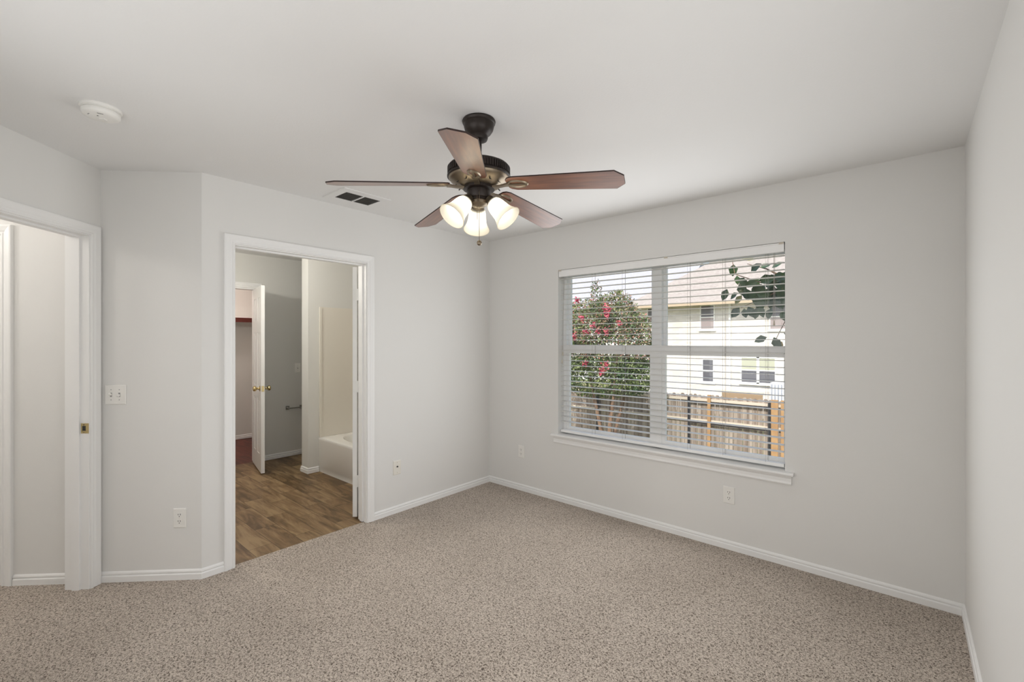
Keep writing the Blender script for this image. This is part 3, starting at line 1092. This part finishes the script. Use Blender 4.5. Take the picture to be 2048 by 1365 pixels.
def make_blade(az):
    """blade and its bracket, local x outwards, pitched about x"""
    R = Matrix.Rotation(az, 4, 'Z')
    tilt = Matrix.Translation((0, 0, -0.2935)) @ Matrix.Rotation(math.radians(4.9), 4, 'Y') @ Matrix.Rotation(math.radians(-12), 4, 'X')
    b = MB().poly(blade_outline(), -0.0025, 0.0025, tilt)
    bo = b.build('blade', M['blade'], fan)
    bo.rotation_euler = (0, 0, az)
    # dark rim round the blade edge
    pts = blade_outline()
    e = MB()
    n = len(pts)
    big = [(p[0] + (0.0008 if p[0] > 0.4 else -0.0008), p[1] * 1.012) for p in pts]
    for k in range(n):
        q = (k + 1) % n
        A, B = big[k], big[q]
        a, c = pts[k], pts[q]
        vs_ = []
        for z in (-0.0027, 0.0029):
            for p in (a, c, B, A):
                vs_.append(e.bm.verts.new(tilt @ Vector((p[0], p[1], z))))
        for f in ((0, 1, 2, 3), (4, 7, 6, 5), (0, 4, 5, 1), (1, 5, 6, 2), (2, 6, 7, 3), (3, 7, 4, 0)):
            e.bm.faces.new([vs_[i] for i in f])
    e.build('blade_edge', M['blade_edge'], bo)
    # bracket: arm plus an open oval pad under the blade root
    br = MB()
    arm = []
    for x, wd, z in ((0.058, 0.016, -0.313), (0.080, 0.012, -0.314), (0.105, 0.010, -0.314), (0.125, 0.011, -0.312), (0.146, 0.016, -0.311)):
        arm.append([Vector((x, -wd, z - 0.004)), Vector((x, wd, z - 0.004)), Vector((x, wd, z + 0.004)), Vector((x, -wd, z + 0.004))])
    br.loft(arm)
    cx, rx, ry = 0.188, 0.052, 0.030
    N = 32
    prof = [(1.0, -0.0030), (0.92, -0.0085), (0.78, -0.0085), (0.66, -0.0030)]
    rings = []
    for s_, z in prof:
        rings.append([br.bm.verts.new(tilt @ Vector((cx + rx * s_ * math.cos(2 * PI * k / N), ry * s_ * math.sin(2 * PI * k / N), z))) for k in range(N)])
    for i in range(4):
        for k in range(N):
            q = (k + 1) % N
            br.bm.faces.new((rings[i][k], rings[i][q], rings[(i + 1) % 4][q], rings[(i + 1) % 4][k]))
    br.box((cx - rx * 0.8, -0.0045, -0.0085), (cx + rx * 0.8, 0.0045, -0.003), tilt)
    bro = br.build('blade_bracket', M['antique'], fan, smooth=True)
    bro.rotation_euler = (0, 0, az)


for k in range(5):
    make_blade(math.radians(-51 + 72 * k))

SHADE = [(0.027, 0.000), (0.031, 0.004), (0.037, 0.018), (0.041, 0.036), (0.043, 0.056), (0.046, 0.076), (0.052, 0.094), (0.059, 0.108), (0.0625, 0.116)]
for k in range(3):
    az = math.radians(140 + 120 * k)
    tl = math.radians(43)
    # local axis of the shade: down and outwards
    base = Matrix.Rotation(az, 4, 'Z') @ Matrix.Translation((0.056, 0, -0.370)) @ Matrix.Rotation(PI - tl, 4, 'Y')
    ar = MB()
    p0 = Matrix.Rotation(az, 4, 'Z') @ Vector((0.030, 0, -0.378))
    p1 = Matrix.Rotation(az, 4, 'Z') @ Vector((0.046, 0, -0.372))
    p2 = base @ Vector((0, 0, -0.004))
    ar.tube([p0, p1, p2], [0.010, 0.010, 0.013], 14)
    ar.lathe([(0.012, -0.014), (0.018, -0.010), (0.020, 0.002), (0.026, 0.010), (0.029, 0.016), (0.031, 0.018), (0.031, 0.026), (0.028, 0.026)], 28, base)
    ar.build('socket_cup', M['antique'], fan, smooth=True)
    sb = MB().lathe([(r, z + 0.014) for r, z in SHADE], 40, base, cap0=False, cap1=False)
    rim = [base @ Vector((0.0625 * math.cos(2 * PI * i / 40), 0.0625 * math.sin(2 * PI * i / 40), 0.130)) for i in range(41)]
    sb.tube(rim, 0.0016, 6, caps=False)
    sh = sb.build('lamp_shade', M['frosted'], fan, smooth=True)
    bb = MB().lathe([(0.012, 0.030), (0.014, 0.045), (0.022, 0.058), (0.0265, 0.072), (0.026, 0.084), (0.019, 0.096), (0.008, 0.102), (0.001, 0.103)], 20, base)
    bb.build('bulb', M['bulb'], fan, smooth=True)

# pull chains
F3 = Vector((-math.sin(YAW), math.cos(YAW), 0))
R3 = Vector((math.cos(YAW), math.sin(YAW), 0))
for nm, off, zb, rr in (('pull_chain', -F3 * 0.052 + R3 * 0.006, -0.565, 0.0105), ('pull_chain', F3 * 0.0 - F3 * 0.046 - R3 * 0.004, -0.47, 0.0)):
    c = MB().tube([off + Vector((0, 0, -0.338)), off - F3 * 0.006 + Vector((0, 0, -0.344)), off - F3 * 0.007 + Vector((0, 0, zb))], 0.0011, 6)
    ch = c.build(nm, M['antique'], fan)
    if rr:
        p = off - F3 * 0.007 + Vector((0, 0, zb - 0.010))
        MB().lathe([(0.002, 0.012), (0.008, 0.009), (0.0115, 0.002), (0.0115, -0.003), (0.007, -0.010), (0.002, -0.012)], 16,
                   Matrix.Translation(p)).build('chain_knob', M['antique'], ch, smooth=True)

# ------------------------------------------------------------------ bathroom fittings
TX0, TX1, TY0, TY1, TZ = -1.648, -0.117, -0.980, -0.202, 0.372
tb = MB()
# apron with a slim skirt, deck ring and basin
ap = [(TY0 + 0.012, -0.004), (TY0 + 0.012, 0.05), (TY0 + 0.004, 0.06), (TY0 + 0.004, TZ - 0.03), (TY0, TZ - 0.018), (TY0 + 0.004, TZ - 0.004), (TY0 + 0.014, TZ),
      (TY0 + 0.075, TZ), (TY0 + 0.075, -0.004)]
tb.loft([[Vector((x, y, z)) for y, z in ap] for x in (TX0, TX1)])
N = 40


def oval(rx, ry, z, cx=(TX0 + TX1) / 2, cy=(TY0 + TY1) / 2 + 0.01):
    out = []
    for k in range(N):
        a = 2 * PI * k / N
        ca, sa = math.cos(a), math.sin(a)
        e = 2 / 3.2
        out.append(Vector((cx + rx * math.copysign(abs(ca) ** e, ca), cy + ry * math.copysign(abs(sa) ** e, sa), z)))
    return out


def rect_ring(z):
    out = []
    cx, cy = (TX0 + TX1) / 2, (TY0 + TY1) / 2
    rx, ry = (TX1 - TX0) / 2, (TY1 - TY0) / 2 - 0.007
    for k in range(N):
        a = 2 * PI * k / N
        ca, sa = math.cos(a), math.sin(a)
        m_ = max(abs(ca), abs(sa))
        out.append(Vector((cx + rx * ca / m_, cy + ry * sa / m_, z)))
    return out


tb.loft([rect_ring(TZ - 0.001), oval(0.66, 0.30, TZ - 0.001), oval(0.645, 0.288, TZ - 0.02), oval(0.60, 0.255, 0.12), oval(0.50, 0.20, 0.07)], caps=False)
ovb = oval(0.50, 0.20, 0.07)
tb.bm.faces.new([tb.bm.verts.new(p) for p in ovb])
tag(tb.build('bathtub', M['tub'], smooth=True), 'white acrylic bathtub behind the bathroom doorway', 'bathtub')

sr = thing('tub_surround', 'cream shower wall panels above the bathtub', 'shower surround', (0, 0, 0))
s1 = MB().box((-1.649, TY0 + 0.008, TZ + 0.001), (-1.641, TY1 - 0.0, 1.80)).box((-1.641, TY0 + 0.006, TZ + 0.001), (-1.632, TY0 + 0.030, 1.80))
s1.build('end_panel', M['surround'], sr)
MB().box((-1.641, TY1 - 0.006, TZ + 0.001), (-0.118, TY1, 1.80)).build('back_panel', M['surround'], sr)

tp = thing('paper_holder', 'small chrome paper holder on the bathroom back wall', 'paper holder', (-2.575, -0.93, 0.60))
MB().box((0, -0.022, -0.022), (0.012, 0.022, 0.022), bevel=0.003).build('mount', M['chrome'], tp)
MB().box((0, 0.148, -0.022), (0.012, 0.192, 0.022), bevel=0.003).build('mount', M['chrome'], tp)
for yy in (0.0, 0.17):
    c = MB().tube([(0.010, yy, 0), (0.055, yy, 0.002), (0.066, yy + (0.010 if yy == 0 else -0.010), 0.0)], 0.008, 10)
    c.build('bracket', M['chrome'], tp, smooth=True)
MB().tube([(0.063, 0.0, 0.0), (0.063, 0.17, 0.0)], 0.008, 10).build('roller', M['chrome'], tp, smooth=True)

sh = thing('closet_shelf', 'red-stained closet shelf above the open closet door', 'shelf', (0, 0, 0))
MB().box((-4.109, -2.39, 1.745), (-3.80, -0.21, 1.763)).build('shelf_board', M['trim'], sh)
MB().box((-3.80, -2.39, 1.690), (-3.782, -0.21, 1.752)).build('front_rail', M['redwood'], sh)

# ------------------------------------------------------------------ outside
GZ = -1.70
lw = MB().box((-45, 0.16, GZ - 0.2), (40, 70, GZ))
struct(lw.build('lawn', M['grass']), 'grass of the back yard outside the window', 'lawn')

# neighbour's house
HY = 17.0
nh = thing('neighbour_house', 'pale brick two-storey house beyond the fence, filling most of the window', 'house', (0, HY, GZ))
EZ = 3.05 - GZ                                       # eave height above the lawn
wins = [(-3.58, -2.955, 1.91, 3.00, 'upper'), (-0.90, 0.15, 1.86, 2.92, 'upper'), (-6.02, -5.45, 2.19, 3.00, 'upper'),
        (-3.50, -2.98, -0.37, 0.66, 'dark'), (-1.95, -0.64, -0.31, 0.78, 'double')]
MB().box((-6.30, 0, 0), (9.0, 8.0, EZ)).build('wall', M['brick'], nh)
rf = MB()
x0, x1, y0, y1 = -6.95, 9.7, -0.62, 8.6
dz = 3.3
dd = (y1 - y0) / 2
v = [rf.bm.verts.new(p) for p in ((x0, y0, EZ + 0.04), (x1, y0, EZ + 0.04), (x1, y1, EZ + 0.04), (x0, y1, EZ + 0.04),
                                  (x0 + dd, y0 + dd, EZ + dz), (x1 - dd, y0 + dd, EZ + dz))]
for f in ((0, 1, 5, 4), (1, 2, 5), (2, 3, 4, 5), (3, 0, 4), (3, 2, 1, 0)):
    rf.bm.faces.new([v[i] for i in f])
rf.build('roof', M['roof'], nh)
MB().box((x0, y0 - 0.02, EZ - 0.10), (x1, y0 + 0.02, EZ + 0.05)).build('fascia', M['fascia'], nh)
MB().box((x0 + 0.02, y0 + 0.02, EZ - 0.03), (x1 - 0.02, 0.0, EZ + 0.0)).build('soffit', M['house_trim'], nh)
for xa, xb, za, zb, kd in wins:
    za -= GZ
    zb -= GZ
    f = MB()
    t = 0.05
    ring(f, xa, xb, za, zb, t, -0.03, 0.02)
    mz = (za + zb) / 2
    f.box((xa, -0.028, mz - 0.02), (xb, 0.02, mz + 0.02))
    if kd == 'double':
        mx_ = (xa + xb) / 2
        f.box((mx_ - 0.05, -0.03, za), (mx_ + 0.05, 0.02, zb))
    f.box((xa - 0.04, -0.06, za - 0.06), (xb + 0.04, 0.02, za))
    wo_ = f.build('window', M['house_trim'], nh)
    up = {'upper': 'screen', 'dark': 'screen', 'double': 'shade_green'}[kd]
    lo = {'upper': 'shade_mauve', 'dark': 'screen', 'double': 'screen'}[kd]
    cols = [(xa + t, xb - t)] if kd != 'double' else [(xa + t, (xa + xb) / 2 - 0.05), ((xa + xb) / 2 + 0.05, xb - t)]
    for ca, cb in cols:
        MB().box((ca, -0.012, mz + 0.02), (cb, 0.0, zb - t)).build('upper_pane', M[up], wo_)
        MB().box((ca, -0.016, za + t), (cb, 0.0, mz - 0.02)).build('lower_pane', M[lo], wo_)
MB().tube([(-2.35, -0.06, 0), (-2.35, -0.06, EZ - 0.05)], 0.045, 8).build('downspout', M['house_trim'], nh)

# second house further left
n2 = thing('distant_house', 'grey-roofed house further off behind the flowering bush', 'house', (-15.5, 28.0, GZ))
MB().box((-6, 0, 0), (6.5, 8, 5.6)).build('wall', M['siding'], n2)
rf = MB()
v = [rf.bm.verts.new(p) for p in ((-6.6, -0.6, 5.6), (7.1, -0.6, 5.6), (7.1, 8.6, 5.6), (-6.6, 8.6, 5.6), (-6.6, 4, 9.2), (7.1, 4, 9.2))]
for f in ((0, 1, 5, 4), (1, 2, 5), (2, 3, 4, 5), (3, 0, 4), (3, 2, 1, 0)):
    rf.bm.faces.new([v[i] for i in f])
rf.build('roof', M['roof_grey'], n2)
for xa in (-3.5, 0.2, 3.6):
    wo_ = MB()
    ring(wo_, xa, xa + 1.1, 3.6, 5.0, 0.08, -0.04, 0.02)
    wo_ = wo_.build('window', M['house_trim'], n2)
    MB().box((xa + 0.08, -0.02, 3.68), (xa + 1.02, 0, 4.92)).build('pane', M['screen'], wo_)

# board fence
FY = 7.5
fe = thing('wooden_fence', 'weathered board fence across the back yard with pale rails', 'fence', (0, FY, GZ))
random.seed(4)
pk = MB()
x = -9.0
while x < 6.0:
    wd = random.uniform(0.084, 0.095)
    tp_ = 0.17 - GZ + random.uniform(-0.018, 0.018)
    yy = random.uniform(-0.004, 0.004)
    pk.loft([[Vector((x, yy, 0)), Vector((x + wd, yy, 0)), Vector((x + wd, yy + 0.018, 0)), Vector((x, yy + 0.018, 0))],
             [Vector((x, yy, tp_ - 0.03)), Vector((x + wd, yy, tp_ - 0.03)), Vector((x + wd, yy + 0.018, tp_ - 0.03)), Vector((x, yy + 0.018, tp_ - 0.03))],
             [Vector((x + 0.02, yy, tp_)), Vector((x + wd - 0.03, yy, tp_)), Vector((x + wd - 0.03, yy + 0.018, tp_)), Vector((x + 0.03, yy + 0.018, tp_))]])
    x += wd + random.uniform(0.005, 0.012)
pk.build('picket_panel', M['picket'], fe)
for zc in (0.065, -0.42, -1.35):
    MB().box((-9, -0.045, zc - GZ - 0.030), (6, -0.006, zc - GZ + 0.030)).build('rail', M['rail'], fe)
for xc in (-5.5, -3.1, -0.645, 1.035, 3.4):
    MB().box((xc - 0.026, -0.10, 0), (xc + 0.026, -0.047, 0.12 - GZ)).build('steel_post', M['steel_shade'], fe)
for xa, xb in ((-0.225, -0.155), (1.065, 1.195), (1.245, 1.385)):
    MB().box((xa, -0.09, 0), (xb, -0.047, 0.19 - GZ)).build('cedar_post', M['cedar'], fe)
for zc in (0.012, -0.475):
    MB().box((-0.645, -0.075, zc - GZ - 0.014), (1.035, -0.047, zc - GZ + 0.014)).build('rail_shadow_bar', M['steel_shade'], fe)  # dark strips put in for the shadow below the rails

# things behind the fence
ub = thing('utility_cabinet', 'white cabinet with grey ribs behind the fence near the right window edge', 'cabinet', (0.80, 10.2, GZ))
MB().box((-0.26, -0.20, 0), (0.26, 0.20, 0.34 - GZ)).build('body', M['house_trim'], ub)
for k in range(7):
    MB().box((-0.24 + k * 0.075, -0.225, 0.9), (-0.215 + k * 0.075, -0.2, 0.30 - GZ)).build('rib', M['ribbed'], ub)
tf = thing('low_fence', 'low tan board fence in front of the neighbouring house', 'fence', (-1.55, 15.6, GZ))
MB().box((-0.72, 0, 0), (0.72, 0.03, 1.14)).build('board_panel', M['board'], tf)
MB().box((-0.74, -0.02, 1.14), (0.74, 0.05, 1.18)).build('cap_rail', M['rail'], tf)


def leaf_mesh(name, m, parent, items, fold=0.25, smooth=False):
    """items: (pos, direction, normal, length, width)"""
    V, Fc = [], []
    for p, d, nrm, ln, wd in items:
        d = d.normalized()
        s_ = d.cross(nrm)
        if s_.length < 1e-4:
            s_ = d.orthogonal()
        s_.normalize()
        up = s_.cross(d).normalized()
        i = len(V)
        V += [p, p + d * ln * 0.35 + s_ * wd / 2 + up * fold * wd * 0.5, p + d * ln * 0.72 + s_ * wd * 0.36 + up * fold * wd * 0.35 - up * ln * 0.04, p + d * ln - up * ln * 0.12,
              p + d * ln * 0.72 - s_ * wd * 0.36 + up * fold * wd * 0.35 - up * ln * 0.04, p + d * ln * 0.35 - s_ * wd / 2 + up * fold * wd * 0.5, p + d * ln * 0.5 - up * ln * 0.02]
        Fc += [(i, i + 1, i + 6), (i + 1, i + 2, i + 6), (i + 2, i + 3, i + 6), (i + 3, i + 4, i + 6), (i + 4, i + 5, i + 6), (i + 5, i, i + 6)]
    me = bpy.data.meshes.new(name)
    me.from_pydata([tuple(a) for a in V], [], Fc)
    me.materials.append(m)
    o = bpy.data.objects.new(name, me)
    COL.objects.link(o)
    o.parent = parent
    return o


def rv():
    while True:
        a = Vector((random.uniform(-1, 1), random.uniform(-1, 1), random.uniform(-1, 1)))
        if 0.05 < a.length < 1:
            return a.normalized()


# crape myrtle
random.seed(11)
cmt = thing('crape_myrtle', 'flowering bush with pink blossoms in front of the fence, left half of the window', 'bush', (-2.0, 6.0, GZ))
tk = MB()
for k in range(5):
    a = 2 * PI * k / 5 + 0.4
    bx, by = 0.10 * math.cos(a), 0.08 * math.sin(a)
    ex, ey = 0.75 * math.cos(a), 0.5 * math.sin(a)
    tk.tube([(bx, by, 0), (bx * 1.4, by * 1.4, 0.9), (ex * 0.6, ey * 0.6, 2.0), (ex, ey, 3.2)], [0.055, 0.048, 0.035, 0.015], 8)
tk.build('trunk', M['bark'], cmt, smooth=True)
lobes = [((0.0, 0, 3.1), (1.15, 0.75, 0.95)), ((-0.55, 0, 3.5), (0.7, 0.6, 0.65)), ((0.22, 0, 3.7), (0.5, 0.5, 0.58)), ((0.75, 0, 3.15), (0.42, 0.5, 0.62)),
         ((-1.35, 0, 3.0), (0.9, 0.7, 0.95)), ((-0.2, 0, 2.35), (1.2, 0.7, 0.55)), ((0.7, 0, 2.35), (0.42, 0.5, 0.42)), ((-0.28, 0, 4.2), (0.12, 0.15, 0.38))]
items, seeds = [], []
for _ in range(26000):
    c, rr = random.choices(lobes, weights=[3, 1.8, 1.4, 1.0, 2.4, 2.4, 0.7, 0.12])[0]
    d = rv()
    k = random.uniform(0.45, 1.0) ** 0.5
    p = Vector((c[0] + d.x * rr[0] * k, c[1] + d.y * rr[1] * k, c[2] + d.z * rr[2] * k))
    dr = (rv() + Vector((0, 0, -0.2)) + d * 0.5)
    (seeds if (p.z > 2.75 and random.random() < 0.45) else items).append((p, dr, rv(), random.uniform(0.05, 0.085), random.uniform(0.026, 0.042)))
leaf_mesh('foliage', M['leaf'], cmt, items)
leaf_mesh('faded_blooms', M['seed'], cmt, [(p, d, n_, l * 0.6, w_ * 0.9) for p, d, n_, l, w_ in seeds])
fl_spots = [(0.32, 3.86, 0.10), (0.34, 3.72, 0.10), (-0.66, 3.55, 0.09), (-0.64, 3.42, 0.07), (-0.43, 4.05, 0.07), (-0.30, 3.63, 0.07), (0.0, 3.48, 0.07), (-0.88, 3.36, 0.09),
            (-0.20, 3.33, 0.07), (0.10, 3.32, 0.07), (0.32, 3.34, 0.07), (-0.50, 3.24, 0.08), (0.30, 2.60, 0.09), (0.20, 2.48, 0.08), (-0.22, 2.62, 0.07), (-1.3, 3.6, 0.10),
            (-1.0, 3.75, 0.08), (0.62, 3.50, 0.06)]
for (dx, z, r) in fl_spots:
    its = []
    cc = Vector((dx, -0.62, z))
    for _ in range(42):
        d = rv()
        its.append((cc + Vector((d.x * r, d.y * r * 0.6, d.z * r * 1.2)) * random.uniform(0.3, 1), rv(), rv(), random.uniform(0.035, 0.055), random.uniform(0.03, 0.045)))
    leaf_mesh('flower_cluster', M['flower'], cmt, its)

# shade tree whose branch hangs before the right half of the window
random.seed(5)
st = thing('shade_tree', 'leafy branch with broad dark green leaves hanging outside the right half of the window', 'tree', (3.6, 1.5, GZ))
tk = MB()
tk.tube([(0.25, 0.2, 0), (0.22, 0.15, 1.6), (0.15, 0.05, 2.9), (0.05, 0, 4.0), (0.0, 0, 4.6)], [0.13, 0.11, 0.09, 0.06, 0.03], 10)
tk.build('trunk', M['bark'], st, smooth=True)
B = MB()


def wpt(x, y, z):
    return Vector((x - 3.6, y - 1.5, z - GZ))


paths = [[wpt(3.70, 1.5, 2.45), wpt(2.9, 1.15, 2.12), wpt(2.55, 1.05, 1.95), wpt(2.25, 1.0, 1.93), wpt(2.05, 1.0, 2.02), wpt(2.02, 1.0, 2.20)],
         [wpt(2.55, 1.05, 1.95), wpt(2.35, 1.02, 1.83), wpt(2.10, 1.0, 1.72)],
         [wpt(2.9, 1.15, 2.12), wpt(2.62, 1.05, 1.80), wpt(2.45, 1.0, 1.62), wpt(2.36, 1.0, 1.42)],
         [wpt(2.45, 1.03, 1.94), wpt(2.30, 1.0, 2.04), wpt(2.15, 1.0, 2.10)]]
for p in paths:
    B.tube(p, [0.010 - 0.0075 * i / (len(p) - 1) for i in range(len(p))], 6)
B.build('branch', M['bark'], st, smooth=True)
its = []


def leaf_on(x, z, ang, ln, y=1.0):
    d = Vector((math.sin(ang), random.uniform(-0.35, 0.35), -math.cos(ang)))
    its.append((wpt(x, y + random.uniform(-0.12, 0.12), z), d, Vector((random.uniform(-0.4, 0.4), -1, random.uniform(-0.2, 0.6))), ln, ln * random.uniform(0.55, 0.72)))


for x, z, a in ((2.02, 2.12, -0.1), (2.04, 2.02, 0.1), (2.08, 1.98, 0.9), (2.06, 1.86, -1.0), (2.02, 1.88, -0.3), (2.10, 1.93, 0.3), (2.16, 1.95, 1.2), (2.20, 2.02, 2.2), (2.26, 2.05, 1.9),
                (2.33, 2.05, 2.1), (2.16, 1.88, 0.2), (2.22, 1.86, -0.3), (2.28, 1.88, 0.3), (2.34, 1.90, -0.2), (2.40, 1.90, 0.3), (2.46, 1.90, 0.0), (2.52, 1.92, 0.2), (2.30, 1.95, 1.4),
                (2.38, 1.97, 1.5), (2.46, 1.98, 1.3), (2.53, 1.99, 1.5), (2.24, 1.94, -1.3), (2.36, 1.94, -1.4), (2.48, 1.95, -1.5), (2.22, 1.78, 0.2), (2.28, 1.78, -0.2), (2.36, 1.80, 0.2),
                (2.44, 1.82, -0.2), (2.50, 1.82, 0.3), (2.06, 1.73, -0.7), (2.10, 1.72, 0.1), (2.14, 1.73, 0.5), (2.22, 1.72, -0.2), (2.26, 1.72, 0.3), (2.36, 1.70, -0.3), (2.42, 1.68, 0.2),
                (2.50, 1.62, 0.2), (2.56, 1.56, 0.0), (2.30, 1.46, -1.2), (2.36, 1.46, 0.4), (2.42, 1.50, 1.0), (2.46, 1.44, 0.2), (2.60, 1.90, 0.2), (2.64, 1.80, 0.0), (2.60, 1.98, 1.4),
                (2.7, 1.95, 0.3), (2.75, 1.85, 0.0), (2.8, 2.0, 0.6), (2.9, 1.98, 0.1), (3.0, 2.05, 0.3)):
    leaf_on(x, z, a, random.uniform(0.085, 0.125))
for _ in range(60):
    leaf_on(random.uniform(2.20, 2.66), random.uniform(1.80, 2.0), random.uniform(-1.6, 1.6), random.uniform(0.08, 0.12), 1.08)
leaf_mesh('leaves', M['leaf_big'], st, its)
its = []
leaf_on(2.12, 2.16, 1.2, 0.12)
leaf_on(2.06, 2.24, 1.5, 0.13)
leaf_on(2.08, 1.84, -0.6, 0.10)
leaf_mesh('pale_leaves', M['leaf_pale'], st, its)
its = []
leaf_on(2.36, 1.43, -0.3, 0.075)
leaf_on(2.37, 1.43, 0.5, 0.075)
leaf_mesh('dry_leaves', M['leaf_dry'], st, its)
# crown above the roof line, carried by the trunk
its = []
for _ in range(700):
    d = rv()
    p = Vector((0.3 + d.x * 1.3 * random.uniform(0.5, 1), 0.4 + d.y * 1.0, 4.9 + d.z * 0.8))
    its.append((p, rv() + Vector((0, 0, -0.5)), rv(), random.uniform(0.09, 0.13), random.uniform(0.06, 0.08)))
leaf_mesh('crown', M['leaf_big'], st, its)
